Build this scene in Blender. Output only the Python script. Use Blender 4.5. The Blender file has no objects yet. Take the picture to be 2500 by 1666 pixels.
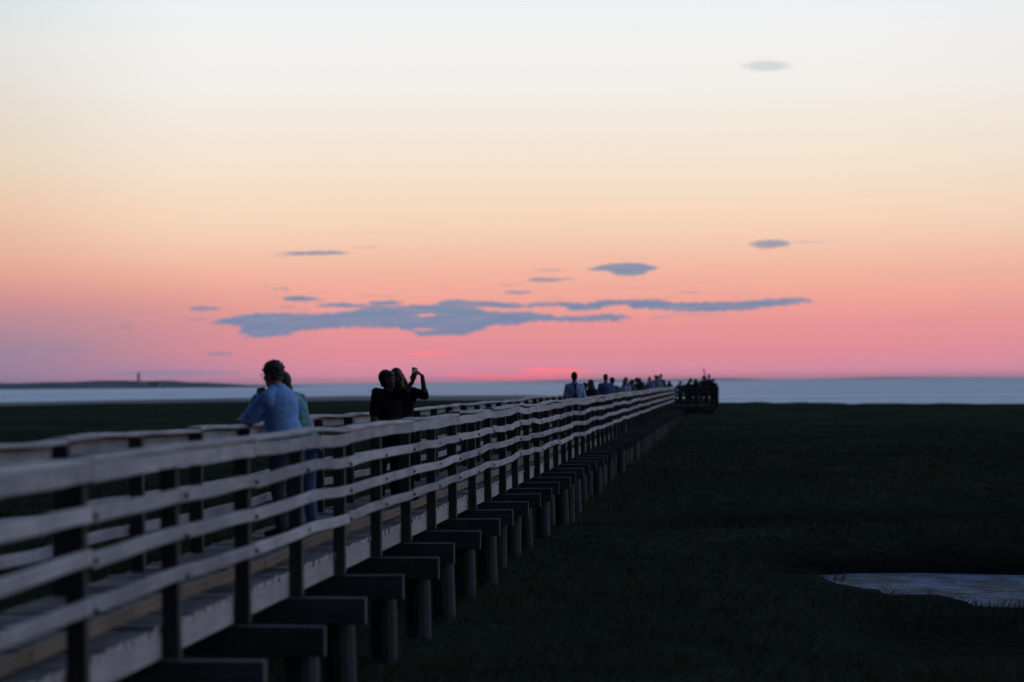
import bpy, bmesh, math, random
import numpy as np
from mathutils import Vector, Matrix
random.seed(7)
rng = np.random.default_rng(7)
S = bpy.context.scene
COL = S.collection
R_ = math.radians

# ------------------------------------------------------------------ camera
CAM_Z = 1.487
yaw, pitch, roll = R_(5.23), R_(0.96), R_(0.556)
Fw = Vector((-math.sin(yaw) * math.cos(pitch), math.cos(yaw) * math.cos(pitch), math.sin(pitch)))
r0 = Fw.cross(Vector((0, 0, 1))).normalized()
u0 = r0.cross(Fw)
Rt = r0 * math.cos(roll) - u0 * math.sin(roll)
Up = u0 * math.cos(roll) + r0 * math.sin(roll)
cd = bpy.data.cameras.new("camera")
cam = bpy.data.objects.new("camera", cd)
COL.objects.link(cam)
M = Matrix.Identity(4)
for i in range(3):
    M[i][0], M[i][1], M[i][2] = Rt[i], Up[i], -Fw[i]
M[0][3], M[1][3], M[2][3] = 0, 0, CAM_Z
cam.matrix_world = M
cd.sensor_width = 36
cd.lens = 85
cd.clip_start = 0.1
cd.clip_end = 80000
cd.dof.use_dof = True
cd.dof.focus_distance = 38
cd.dof.aperture_fstop = 1.35
S.camera = cam

S.view_settings.view_transform = 'Standard'
S.view_settings.look = 'None'
S.view_settings.exposure = 0
S.view_settings.gamma = 1
S.cycles.use_denoising = True
S.cycles.max_bounces = 6

def lin(c):
    return tuple((v / 12.92 if v <= 0.04045 else ((v + 0.055) / 1.055) ** 2.4) for v in [x / 255 for x in c])

# ------------------------------------------------------------------ world: dusk sky
W = bpy.data.worlds.new("World")
S.world = W
W.use_nodes = True
W.cycles.sampling_method = 'MANUAL'
W.cycles.sample_map_resolution = 1024
nt = W.node_tree
for n in list(nt.nodes):
    nt.nodes.remove(n)

class NB:
    """tiny node-expression builder"""
    def __init__(s, nt): s.nt = nt; s.L = nt.links
    def put(s, sock, v):
        if isinstance(v, (int, float)): sock.default_value = v
        elif isinstance(v, tuple): sock.default_value = v if len(v) == len(sock.default_value) else (*v, 1)
        else: s.L.new(v, sock)
    def m(s, op, a, b=0.0, c=None, clamp=False):
        n = s.nt.nodes.new('ShaderNodeMath'); n.operation = op; n.use_clamp = clamp
        s.put(n.inputs[0], a); s.put(n.inputs[1], b)
        if c is not None: s.put(n.inputs[2], c)
        return n.outputs[0]
    def remap(s, v, a, b, c=0.0, d=1.0, smooth=True):
        n = s.nt.nodes.new('ShaderNodeMapRange')
        n.interpolation_type = 'SMOOTHSTEP' if smooth else 'LINEAR'
        for i, x in enumerate((v, a, b, c, d)): s.put(n.inputs[i], x)
        return n.outputs[0]
    def mix(s, f, a, b, mode='MIX'):
        n = s.nt.nodes.new('ShaderNodeMix'); n.data_type = 'RGBA'; n.blend_type = mode
        s.put(n.inputs[0], f)
        for i, x in ((6, a), (7, b)):
            if isinstance(x, tuple): n.inputs[i].default_value = (*x[:3], 1)
            else: s.L.new(x, n.inputs[i])
        return n.outputs[2]
    def ramp(s, v, stops, interp='LINEAR'):
        n = s.nt.nodes.new('ShaderNodeValToRGB'); s.put(n.inputs[0], v)
        cr = n.color_ramp; cr.interpolation = interp
        while len(cr.elements) > 1: cr.elements.remove(cr.elements[-1])
        for i, (p, c) in enumerate(stops):
            e = cr.elements[0] if i == 0 else cr.elements.new(p)
            e.position = p; e.color = (*c, 1)
        return n.outputs[0]
    def xyz(s, x, y, z):
        n = s.nt.nodes.new('ShaderNodeCombineXYZ')
        for i, v in enumerate((x, y, z)): s.put(n.inputs[i], v)
        return n.outputs[0]
    def noise(s, vec, scale, detail=2.0, rough=0.5, out=0, dist=0.0):
        n = s.nt.nodes.new('ShaderNodeTexNoise')
        if vec is not None: s.L.new(vec, n.inputs['Vector'])
        n.inputs['Scale'].default_value = scale; n.inputs['Detail'].default_value = detail
        n.inputs['Roughness'].default_value = rough; n.inputs['Distortion'].default_value = dist
        return n.outputs[out]
    def mapping(s, vec, scale=(1, 1, 1), loc=(0, 0, 0), rot=(0, 0, 0)):
        n = s.nt.nodes.new('ShaderNodeMapping'); s.L.new(vec, n.inputs[0])
        n.inputs['Location'].default_value = loc; n.inputs['Scale'].default_value = scale; n.inputs['Rotation'].default_value = rot
        return n.outputs[0]

b = NB(nt)
tc = nt.nodes.new('ShaderNodeTexCoord')
sx = nt.nodes.new('ShaderNodeSeparateXYZ')
nt.links.new(tc.outputs['Generated'], sx.inputs[0])
X, Y, Z = sx.outputs
az = b.m('MULTIPLY', b.m('ARCTAN2', X, Y), 180 / math.pi)
el = b.m('MULTIPLY', b.m('ARCSINE', Z), 180 / math.pi)
# clear-sky colour by elevation, sunset side; a duller, more violet one towards the south-west
def stops(l): return [(min(max(e / 10, 0), 1), lin(c)) for e, c in l]
right = b.ramp(b.m('DIVIDE', el, 10.0), stops([(0, (224, 146, 172)), (.35, (226, 144, 163)), (.7, (230, 143, 154)), (1.3, (235, 150, 151)), (1.85, (242, 165, 152)), (2.4, (244, 178, 159)),
    (2.84, (245, 190, 167)), (3.35, (246, 204, 179)), (3.8, (247, 214, 188)), (4.3, (247, 220, 195)), (5.0, (246, 227, 206)), (6.15, (244, 234, 221)), (6.9, (243, 239, 234)), (7.7, (243, 241, 238)), (8.4, (240, 242, 242)), (9.1, (236, 243, 245)), (10, (224, 238, 244))]))
left = b.ramp(b.m('DIVIDE', el, 10.0), stops([(0, (158, 128, 160)), (.3, (157, 130, 158)), (1.0, (165, 135, 154)), (1.6, (190, 141, 152)), (2.0, (208, 146, 148)), (2.6, (222, 162, 146)),
    (3.4, (229, 178, 153)), (4.4, (232, 196, 170)), (5.2, (227, 208, 186)), (6.6, (223, 214, 201)), (7.9, (223, 222, 220)), (9.2, (209, 220, 225)), (10, (205, 218, 224))]))
n1 = b.noise(b.xyz(b.m('MULTIPLY', az, 0.12), b.m('MULTIPLY', el, 0.8), 0.3), 1.0, 3)
leftf = b.remap(b.m('ADD', az, b.m('MULTIPLY', b.m('SUBTRACT', n1, 0.5), 4.0)), -8.5, -17.5)
leftn = b.remap(az, -12.0, -19.0, 0, .85)
leftf = b.m('ADD', b.m('MULTIPLY', leftf, b.remap(el, 3.2, 1.6)), b.m('MULTIPLY', leftn, b.remap(el, 1.6, 3.2)))
front = b.mix(leftf, right, left)
rightdim = b.m('MULTIPLY', b.remap(az, 2.0, 8.5), 0.08)
front = b.mix(rightdim, front, (0.45, 0.42, 0.46))
# the sky above the picture fades into dusk blue
upper = b.ramp(b.m('DIVIDE', el, 90.0), [(0.0, lin((224, 238, 244))), (0.11, lin((224, 238, 244))), (0.17, (.82, .97, 1.10)), (0.26, (.64, .83, 1.10)), (0.42, (.31, .46, .76)), (0.66, (.10, .17, .36)), (1.0, (.04, .07, .16))])
base = b.mix(b.remap(el, 9.0, 11.0), front, upper)
# brightness falls off from the afterglow (ahead, a little to the right) to the night side behind
A0 = R_(30)
dot = b.m('ADD', b.m('MULTIPLY', X, math.sin(A0)), b.m('MULTIPLY', Y, math.cos(A0)))
fall = b.remap(dot, -0.28, 0.60, 0.010, 1.0)
base = b.mix(1.0, base, b.xyz(fall, fall, b.m('POWER', fall, 0.86)), 'MULTIPLY')
# physical twilight sky added overhead
sky = nt.nodes.new('ShaderNodeTexSky')
sky.sky_type = 'NISHITA'; sky.sun_disc = False
sky.sun_elevation = R_(0.6); sky.sun_rotation = R_(-5.0)
skyf = b.m('MULTIPLY', b.remap(el, 10.0, 30.0), 0.06)
base = b.mix(skyf, base, sky.outputs[0], 'ADD')

# clouds, in angles on the sky
wv = b.xyz(b.m('MULTIPLY', az, 1.0), b.m('MULTIPLY', el, 2.2), 1.7)
nzc = nt.nodes.new('ShaderNodeTexNoise'); nt.links.new(wv, nzc.inputs['Vector'])
nzc.inputs['Scale'].default_value = 3.6; nzc.inputs['Detail'].default_value = 6; nzc.inputs['Roughness'].default_value = 0.68
sc_ = nt.nodes.new('ShaderNodeSeparateColor'); nt.links.new(nzc.outputs['Color'], sc_.inputs[0])
nzf = nt.nodes.new('ShaderNodeTexNoise'); nt.links.new(b.xyz(b.m('MULTIPLY', az, 0.55), b.m('MULTIPLY', el, 3.2), 7.7), nzf.inputs['Vector'])
nzf.inputs['Scale'].default_value = 11.0; nzf.inputs['Detail'].default_value = 5; nzf.inputs['Roughness'].default_value = 0.6
sf_ = nt.nodes.new('ShaderNodeSeparateColor'); nt.links.new(nzf.outputs['Color'], sf_.inputs[0])
fa = b.m('MULTIPLY', b.m('SUBTRACT', sf_.outputs[0], 0.5), 0.60); fe = b.m('MULTIPLY', b.m('SUBTRACT', sf_.outputs[1], 0.5), 0.17)
wa = b.m('ADD', az, b.m('MULTIPLY', b.m('SUBTRACT', sc_.outputs[0], 0.5), 0.55))
we = b.m('ADD', b.m('ADD', el, b.m('MULTIPLY', fe, 0.22)), b.m('MULTIPLY', b.m('SUBTRACT', sc_.outputs[1], 0.5), 0.11))
def ellipse(ca, ce, ra, re, st, soft=0.55):
    da = b.m('DIVIDE', b.m('SUBTRACT', wa, ca), ra); de = b.m('DIVIDE', b.m('SUBTRACT', we, ce), re)
    d = b.m('SQRT', b.m('ADD', b.m('MULTIPLY', da, da), b.m('MULTIPLY', de, de)))
    return b.remap(d, 1.2, 1.2 - soft, 0.0, st)
ELL = [(0.84,7.351,0.60,0.134,0.34),(0.91,3.180,0.46,0.103,0.80),(1.81,3.207,0.57,0.041,0.22),(-9.86,3.077,0.82,0.052,0.90),(-10.58,3.019,0.36,0.031,0.35),(-8.70,3.204,0.39,0.023,0.35),
(-4.33,2.631,0.39,0.031,0.40),(-4.41,2.406,0.46,0.052,0.75),(-3.91,2.421,0.23,0.031,0.50),(-5.08,2.113,0.33,0.041,0.75),(-5.28,2.280,0.26,0.031,0.30),
(-10.25,2.001,0.43,0.067,0.95),(-9.77,1.967,0.23,0.036,0.50),(-12.47,1.779,0.41,0.052,0.75),(-11.04,2.314,0.12,0.031,0.45),(-10.81,2.231,0.08,0.031,0.55),(-10.60,2.240,0.16,0.062,0.40),(-12.12,0.713,0.33,0.041,0.60),
(-13.19,0.272,1.86,0.082,0.50),(-14.29,1.382,0.21,0.082,0.25),(-15.70,0.832,0.62,0.103,0.22),(-1.69,1.480,0.33,0.031,0.40),(-9.25,1.840,0.62,0.062,0.95),(-8.23,1.884,0.41,0.062,0.95),(-12.68,1.535,0.31,0.026,0.50)]
cm = None
for e in ELL:
    k = ellipse(*e, soft=0.75 if e[4] < .6 else .5)
    cm = k if cm is None else b.m('MAXIMUM', cm, k)
def curve(v, pts, a0, a1, e0, e1):
    n = nt.nodes.new('ShaderNodeFloatCurve')
    b.put(n.inputs[1], b.m('DIVIDE', b.m('SUBTRACT', v, a0), a1 - a0))
    c = n.mapping.curves[0]
    P = [((a - a0) / (a1 - a0), (e - e0) / (e1 - e0)) for a, e in pts]
    while len(c.points) > 2: c.points.remove(c.points[-1])
    c.points[0].location = P[0]; c.points[1].location = P[-1]
    for p in P[1:-1]: c.points.new(*p)
    for p in c.points: p.handle_type = 'VECTOR'
    n.mapping.extend = 'HORIZONTAL'; n.mapping.update()
    return b.m('ADD', b.m('MULTIPLY', n.outputs[0], e1 - e0), e0)
def slab(top, bot, vx, vy, s=0.034):
    a0, a1 = top[0][0] - .05, top[-1][0] + .05
    T = curve(vx, top, a0, a1, 1.0, 3.0); B = curve(vx, bot, a0, a1, 1.0, 3.0)
    k = b.m('MULTIPLY', b.remap(b.m('SUBTRACT', T, vy), -s, s), b.remap(b.m('SUBTRACT', vy, B), -s, s))
    k = b.m('MULTIPLY', k, b.m('MULTIPLY', b.m('GREATER_THAN', vx, a0), b.m('LESS_THAN', vx, a1)))
    return k
wa2 = b.m('ADD', b.m('ADD', az, fa), b.m('MULTIPLY', b.m('SUBTRACT', sc_.outputs[0], 0.5), 0.5))
we2 = b.m('ADD', b.m('ADD', el, fe), b.m('MULTIPLY', b.m('SUBTRACT', sc_.outputs[1], 0.5), 0.15))
AT = [(-12.33,1.448),(-11.96,1.579),(-11.59,1.628),(-11.15,1.662),(-10.64,1.669),(-9.94,1.653),(-9.2,1.677),(-8.75,1.785),(-8.64,1.821),(-7.9,1.808),(-7.16,1.846),(-6.86,1.862),(-6.42,1.832),(-6.05,1.743),(-5.71,1.666),(-5.34,1.644),(-4.78,1.638),(-4.48,1.598),(-4.23,1.521),(-3.48,1.551),(-2.81,1.588),(-2.41,1.487)]
AB = [(-12.33,1.422),(-11.71,1.392),(-11.52,1.103),(-11.08,1.1),(-10.57,1.133),(-10.35,1.224),(-9.9,1.276),(-9.39,1.308),(-8.65,1.31),(-7.91,1.289),(-7.61,1.182),(-7.46,1.099),(-6.43,1.097),(-6.05,1.205),(-5.83,1.285),(-5.6,1.349),(-5.34,1.317),(-4.97,1.362),(-4.6,1.432),(-4.23,1.429),(-3.48,1.41),(-2.74,1.432),(-2.41,1.48)]
BT = [(-6.94,1.881),(-6.79,1.932),(-6.6,1.952),(-5.71,1.889),(-5.34,1.866),(-4.96,1.826),(-4.59,1.859),(-4.22,1.874),(-3.92,1.86),(-3.48,1.818),(-3.14,1.9),(-2.89,1.908),(-2.55,1.904),(-2.37,1.917),(-2.0,1.905),(-1.63,1.89),(-1.4,1.832),(-0.89,1.811),(-0.15,1.838),(0.59,1.855),(1.32,1.9),(1.69,1.888),(1.87,1.823)]
BB = [(-6.94,1.859),(-6.6,1.767),(-5.71,1.77),(-5.15,1.735),(-4.59,1.777),(-4.04,1.779),(-3.93,1.685),(-3.63,1.664),(-3.18,1.677),(-3.0,1.731),(-2.81,1.766),(-2.44,1.799),(-2.33,1.694),(-1.81,1.688),(-1.37,1.639),(-0.89,1.603),(-0.15,1.624),(0.58,1.659),(1.32,1.753),(1.69,1.785),(1.87,1.819)]
LT = [(-3.42,2.64),(-3.2,2.70),(-2.9,2.755),(-2.5,2.78),(-2.15,2.765),(-1.9,2.70),(-1.78,2.655)]
LB = [(-3.42,2.62),(-2.9,2.60),(-2.75,2.50),(-2.35,2.47),(-2.1,2.50),(-1.95,2.59),(-1.78,2.64)]
hole = b.m('MAXIMUM', ellipse(-7.31, 1.588, .22, .030, 1.0), ellipse(-7.35, 1.245, .26, .035, .9))
main = b.m('SUBTRACT', slab(AT, AB, wa2, we2), hole, clamp=True)
main = b.m('MAXIMUM', main, slab(BT, BB, wa2, we2))
main = b.m('MAXIMUM', main, slab(LT, LB, wa2, b.m('ADD', el, b.m('MULTIPLY', b.m('SUBTRACT', sc_.outputs[1], 0.5), 0.04))))
cm = b.m('MAXIMUM', cm, main)
cvar = b.noise(b.xyz(b.m('MULTIPLY', az, 0.9), b.m('MULTIPLY', el, 5.0), 4.0), 1.6, 4)
ccol = b.mix(b.remap(el, 0.5, 3.5), lin((113, 138, 173)), lin((122, 142, 169)))
ccol = b.mix(b.remap(cvar, .35, .7, 0, .6), ccol, lin((103, 130, 165)))
ccol = b.mix(b.remap(sf_.outputs[2], .45, .72, 0, .30), ccol, lin((138, 146, 171)))
ccol = b.mix(1.0, ccol, b.xyz(fall, fall, fall), 'MULTIPLY')
# red afterglow streaks low on the horizon
glow = None
for e in [(-7.21,0.690,0.72,0.036,0.9),(-6.23,0.186,0.93,0.06,0.5),(-4.27,0.245,0.95,0.085,1.0),(-5.10,0.10,1.75,0.075,0.95)]:
    k = ellipse(*e, soft=0.9); glow = k if glow is None else b.m('MAXIMUM', glow, k)
base = b.mix(glow, base, tuple(1.18 * q for q in lin((255, 122, 136))))
# faint thin streaks
st = b.noise(b.xyz(b.m('MULTIPLY', az, 0.25), b.m('MULTIPLY', el, 5.0), 9.0), 1.5, 4, 0.55)
base = b.mix(b.m('MULTIPLY', b.remap(st, .52, .75), b.remap(el, 6.0, 1.0, 0, .10)), base, lin((150, 140, 170)))
wisp = b.noise(b.xyz(b.m('MULTIPLY', az, 0.55), b.m('MULTIPLY', el, 7.0), 2.2), 1.7, 6, 0.62)
band = b.m('MULTIPLY', b.remap(el, 1.0, 1.5), b.remap(el, 2.5, 2.0))
band = b.m('MULTIPLY', band, b.m('MULTIPLY', b.remap(az, -12.8, -10.0), b.remap(az, 1.5, -2.0)))
cm = b.m('MAXIMUM', cm, b.m('MULTIPLY', b.remap(wisp, .57, .72, 0, .6), band))
cm = b.m('MULTIPLY', cm, b.remap(wisp, .36, .56, .84, 1.0))
base = b.mix(b.m('MULTIPLY', cm, 0.97), base, ccol)
bg = nt.nodes.new('ShaderNodeBackground'); nt.links.new(base, bg.inputs[0]); bg.inputs[1].default_value = 1.0
wo = nt.nodes.new('ShaderNodeOutputWorld'); nt.links.new(bg.outputs[0], wo.inputs[0])

# ------------------------------------------------------------------ sun: already down, only a weak wide afterglow
sl = bpy.data.lights.new("sun", 'SUN'); sl.energy = 0.06; sl.angle = R_(12); sl.color = (1, .55, .45)
so = bpy.data.objects.new("sun", sl); COL.objects.link(so)
so.rotation_euler = Vector((math.sin(R_(-5)) , math.cos(R_(-5)), math.sin(R_(1.5)))).to_track_quat('Z', 'Y').to_euler()

# ------------------------------------------------------------------ materials
def mat(name):
    m = bpy.data.materials.new(name); m.use_nodes = True
    t = m.node_tree; p = t.nodes['Principled BSDF']
    return m, NB(t), p
def bump(nb, p, h, strength, dist=0.01):
    n = nb.nt.nodes.new('ShaderNodeBump'); n.inputs['Strength'].default_value = strength; n.inputs['Distance'].default_value = dist
    nb.L.new(h, n.inputs['Height']); nb.L.new(n.outputs[0], p.inputs['Normal'])
def wood(name, c1, c2, cs, along='y', stain=0.5, rough=.85):
    m, nb, p = mat(name)
    g = nb.nt.nodes.new('ShaderNodeTexCoord').outputs['Object']
    oi = nb.nt.nodes.new('ShaderNodeObjectInfo').outputs['Random']
    off = nb.m('MULTIPLY', oi, 37.0)
    va = nb.nt.nodes.new('ShaderNodeVectorMath'); va.operation = 'ADD'
    nb.L.new(g, va.inputs[0]); nb.L.new(nb.xyz(off, off, off), va.inputs[1])
    v = va.outputs[0]
    sg = {'y': (38, 1.6, 38), 'x': (1.6, 38, 38), 'z': (38, 38, 1.6)}[along]
    grain = nb.noise(nb.mapping(v, sg), 1.0, 4, .6)
    sd = {'y': (3, 34, 2.0), 'x': (22, 3, 2.2), 'z': (14, 14, 1.2)}[along]
    drip = nb.noise(nb.mapping(v, sd), 1.0, 3, .65)
    big = nb.noise(v, 1.3, 3)
    col = nb.mix(nb.remap(grain, .3, .7), c1, c2)
    col = nb.mix(nb.m('MULTIPLY', nb.remap(drip, .54, .74), stain), col, cs)
    col = nb.mix(nb.remap(big, .35, .7, 0, .35), col, cs)
    k = nb.m('ADD', 0.78, nb.m('MULTIPLY', oi, 0.44))
    col = nb.mix(1.0, col, nb.xyz(k, k, k), 'MULTIPLY')
    nb.L.new(col, p.inputs['Base Color']); p.inputs['Roughness'].default_value = rough
    p.inputs['Specular IOR Level'].default_value = .25
    bump(nb, p, nb.m('ADD', grain, nb.m('MULTIPLY', drip, .6)), .5, .006)
    return m
M_RAIL = wood('weathered_rail', (.47, .455, .505), (.345, .335, .38), (.055, .054, .068), stain=.8)
M_CAPR = wood('weathered_cap', (.45, .44, .48), (.32, .315, .35), (.09, .085, .095), stain=.35)
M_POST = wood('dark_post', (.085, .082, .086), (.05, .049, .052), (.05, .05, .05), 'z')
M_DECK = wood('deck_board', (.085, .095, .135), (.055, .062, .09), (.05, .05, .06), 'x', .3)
_nb = NB(M_DECK.node_tree); _p = M_DECK.node_tree.nodes['Principled BSDF']
_gn = M_DECK.node_tree.nodes.new('ShaderNodeTexCoord'); _sx = M_DECK.node_tree.nodes.new('ShaderNodeSeparateXYZ')
M_DECK.node_tree.links.new(_gn.outputs['Normal'], _sx.inputs[0])
_old = _p.inputs['Base Color'].links[0].from_socket            # pale sawn end grain on the board ends
_nb.L.new(_nb.mix(_nb.remap(_nb.m('ABSOLUTE', _sx.outputs[0]), .6, .9, 0, 1), _old, (.37, .35, .38)), _p.inputs['Base Color'])
M_JOIST = wood('rim_board', (.43, .41, .44), (.33, .315, .35), (.09, .085, .10), stain=.45)
M_CURB = wood('curb_board', (.27, .215, .175), (.20, .16, .135), (.10, .08, .07), stain=.3)
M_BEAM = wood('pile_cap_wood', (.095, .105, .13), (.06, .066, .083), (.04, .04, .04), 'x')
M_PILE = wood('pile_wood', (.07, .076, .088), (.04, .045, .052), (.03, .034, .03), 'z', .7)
def plain(name, c, rough=.8, nz=None, spec=.3, amp=.35, metal=0.0):
    m, nb, p = mat(name)
    g = nb.nt.nodes.new('ShaderNodeTexCoord').outputs['Object']
    n = nb.noise(g, nz or 8.0, 4, .6)
    d = tuple(x * (1 - amp) for x in c); u = tuple(min(1, x * (1 + amp * .6)) for x in c)
    nb.L.new(nb.mix(nb.remap(n, .3, .7), d, u), p.inputs['Base Color'])
    p.inputs['Roughness'].default_value = rough; p.inputs['Specular IOR Level'].default_value = spec
    p.inputs['Metallic'].default_value = metal
    bump(nb, p, n, .4, .012)
    return m
M_IRON = plain('rusted_bolt', (.03, .025, .025), .6, 40)
M_ROPE = plain('hemp_strap', (.03, .03, .04))

# ------------------------------------------------------------------ helpers
def link(name, me, m, parent=None):
    o = bpy.data.objects.new(name, me); COL.objects.link(o)
    if m is not None and not me.materials: me.materials.append(m)
    if parent is not None: o.parent = parent
    return o
def tag(o, label=None, cat=None, group=None, kind=None):
    if label: o['label'] = label
    if cat: o['category'] = cat
    if group: o['group'] = group
    if kind: o['kind'] = kind
    return o
def empty(name, loc=(0, 0, 0), rz=0):
    o = bpy.data.objects.new(name, None); COL.objects.link(o); o.location = loc; o.rotation_euler = (0, 0, rz)
    o.empty_display_size = .2
    return o
def mesh_np(name, V, Fq, smooth=False):
    me = bpy.data.meshes.new(name)
    me.from_pydata([tuple(v) for v in V], [], [tuple(f) for f in Fq]); me.update()
    if smooth:
        for p in me.polygons: p.use_smooth = True
    return me
def sweep(name, P, w, h, side=Vector((1, 0, 0)), c=.006):
    """board: rectangle w (along side) x h with eased edges swept along the points P (its centre line)"""
    prof = [(-w/2+c, -h/2), (w/2-c, -h/2), (w/2, -h/2+c), (w/2, h/2-c), (w/2-c, h/2), (-w/2+c, h/2), (-w/2, h/2-c), (-w/2, -h/2+c)]
    V, Fc = [], []
    for i, p in enumerate(P):
        t = (P[min(i+1, len(P)-1)] - P[max(i-1, 0)]).normalized()
        s = (side - t * side.dot(t)).normalized(); u = s.cross(t)
        if u.z < 0 and abs(t.z) < .9: u = -u
        V += [p + s * a + u * bb for a, bb in prof]
    n = 8
    for i in range(len(P) - 1):
        for j in range(n):
            Fc.append((i*n+j, i*n+(j+1) % n, (i+1)*n+(j+1) % n, (i+1)*n+j))
    Fc.append(tuple(range(n-1, -1, -1))); Fc.append(tuple(range((len(P)-1)*n, len(P)*n)))
    me = mesh_np(name, V, Fc)
    bm = bmesh.new(); bm.from_mesh(me); bmesh.ops.recalc_face_normals(bm, faces=bm.faces); bm.to_mesh(me); bm.free()
    return me
def box(V, Fc, x0, x1, y0, y1, z0, z1):
    k = len(V)
    V += [(x0,y0,z0),(x1,y0,z0),(x1,y1,z0),(x0,y1,z0),(x0,y0,z1),(x1,y0,z1),(x1,y1,z1),(x0,y1,z1)]
    Fc += [(k,k+3,k+2,k+1),(k+4,k+5,k+6,k+7),(k,k+1,k+5,k+4),(k+1,k+2,k+6,k+5),(k+2,k+3,k+7,k+6),(k+3,k,k+4,k+7)]

# ------------------------------------------------------------------ terrain, mud, sea, creek
GZ = -1.05
EDGE = [(-400, 300), (-160, 305), (-93, 312), (-59, 371), (-29, 345), (-8, 300), (0, 277), (14, 250), (28, 231), (60, 215), (400, 200)]
def edge(x): return np.interp(x, [e[0] for e in EDGE], [e[1] for e in EDGE])
def vnoise(x, y, s, seed):
    xi, yi = x / s, y / s
    x0, y0 = np.floor(xi).astype(int), np.floor(yi).astype(int)
    fx, fy = xi - x0, yi - y0
    fx, fy = fx*fx*(3-2*fx), fy*fy*(3-2*fy)
    def h(a, c):
        v = (a * 374761393 + c * 668265263 + seed * 974634277) & 0xFFFFFFFF
        v = ((v ^ (v >> 13)) * 1274126177) & 0xFFFFFFFF
        return ((v ^ (v >> 16)) & 0xFFFF) / 65535.0
    return (h(x0, y0)*(1-fx)*(1-fy) + h(x0+1, y0)*fx*(1-fy) + h(x0, y0+1)*(1-fx)*fy + h(x0+1, y0+1)*fx*fy) - .5
def ground(x, y):
    x = np.asarray(x, float); y = np.asarray(y, float)
    z = GZ + .14 * vnoise(x, y, 7, 1) + .10 * vnoise(x, y, 2.3, 2) + .05 * vnoise(x, y, .8, 3)
    z = z + .25 * vnoise(x, y, 40, 9) * np.clip((y - 60) / 60, 0, 1)
    # tidal creek winding in from the right and petering out beside the piles
    xs = x + 1.2 * vnoise(x, y, 3.0, 5)
    yc = 33.7 + .25 * np.sin(xs * .8) + np.clip(-(xs - 1), 0, 6) * .9
    near = (3.0 + 1.3 * vnoise(x, y, 1.1, 44) + 1.1 * vnoise(x, y, .45, 45)) * np.clip((xs + .2) / 3.6, 0, 1); far = (5.2 + 2.4 * vnoise(x, y, 1.7, 33)) * np.clip((xs + 4.5) / 4, 0, 1) + .02
    d = y - yc + 1.2 * vnoise(x, y, 2.2, 6) + .7 * vnoise(x, y, .8, 8)
    u = np.where(d < 0, -d / np.maximum(near, .05), d / np.maximum(far, .05))
    dep = np.clip(1.25 - u, 0, 1); dep = dep * dep * (3 - 2 * dep)
    depth = (.30 + .62 * np.clip((xs + .2) / 1.8, 0, 1)) * np.clip((xs + 4.5) / 2.5, 0, 1)
    z = z - depth * dep
    z = z - .24 * np.clip((x - .2) / 1.5, 0, 1) * np.clip((y - 20.5) / 4, 0, 1) * np.clip((34 - y) / 3, 0, 1)
    # a lower hollow farther back that swings to the left
    d2 = np.abs(y - (47 - .5 * x + 2.5 * np.sin(x * .35))) / 5.0
    z = z - .6 * np.clip(1 - d2, 0, 1) * np.clip((x + 6) / 6, 0, 1)
    z = z + .75 * np.exp(-((x + 3.8) / 5.5) ** 2 - ((y - 147.5) / 6.5) ** 2)
    e = edge(x) + 5 * vnoise(x, y, 22, 4) + 2 * vnoise(x, y, 5, 12)
    z = z - 1.3 * np.clip((y - e) / 6.0, 0, 1)
    z = z - 1.3 * np.clip((np.abs(x) - 380) / 15, 0, 1)
    return z
def grid(name, xs, ys, zf):
    Xg, Yg = np.meshgrid(xs, ys); Zg = zf(Xg, Yg)
    V = np.stack([Xg.ravel(), Yg.ravel(), Zg.ravel()], 1)
    nx, ny = len(xs), len(ys)
    i = (np.arange(ny - 1)[:, None] * nx + np.arange(nx - 1)[None]).ravel()
    Fq = np.stack([i, i + 1, i + 1 + nx, i + nx], 1)
    me = bpy.data.meshes.new(name)
    me.vertices.add(len(V)); me.vertices.foreach_set('co', V.ravel().astype(np.float32))
    me.loops.add(Fq.size); me.loops.foreach_set('vertex_index', Fq.ravel().astype(np.int32))
    me.polygons.add(len(Fq)); me.polygons.foreach_set('loop_start', (np.arange(len(Fq)) * 4).astype(np.int32))
    me.polygons.foreach_set('loop_total', np.full(len(Fq), 4, np.int32))
    me.polygons.foreach_set('use_smooth', np.ones(len(Fq), bool))
    me.update(); me.validate()
    return me
def axis(lo, dense0, dense1, hi, st, g=1.12):
    a = list(np.arange(dense0, dense1 + st, st)); s = st
    while a[-1] < hi: s *= g; a.append(a[-1] + s)
    s = st
    while a[0] > lo: s *= g; a.insert(0, a[0] - s)
    return np.array(a)
m_g, nb, p = mat('marsh_turf')
g = nb.nt.nodes.new('ShaderNodeTexCoord').outputs['Object']
n_a = nb.noise(nb.mapping(g, (1, .55, 1)), .16, 5, .6); n_b = nb.noise(g, 2.5, 5, .65)
c = nb.mix(nb.remap(n_a, .35, .65), (.026, .036, .026), (.046, .058, .034))
c = nb.mix(nb.remap(n_b, .35, .7, 0, .7), c, (.022, .027, .020))
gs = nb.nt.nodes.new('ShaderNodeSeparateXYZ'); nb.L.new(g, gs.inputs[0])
c = nb.mix(nb.remap(nb.m('ADD', gs.outputs[2], nb.m('MULTIPLY', n_b, .12)), -1.42, -1.02), (.010, .011, .013), c)  # low banks and hollows near-black: their shade put into the mud colour
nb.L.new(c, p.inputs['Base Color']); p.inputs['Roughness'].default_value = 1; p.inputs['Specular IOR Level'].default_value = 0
bump(nb, p, n_b, 1.0, .25)
ys = axis(-60, 8, 60, 430, .3, 1.035); xs = axis(-398, -9, 9, 398, .35, 1.09)
tag(link('ground', grid('ground', xs, ys, ground), m_g), kind='structure')

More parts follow.
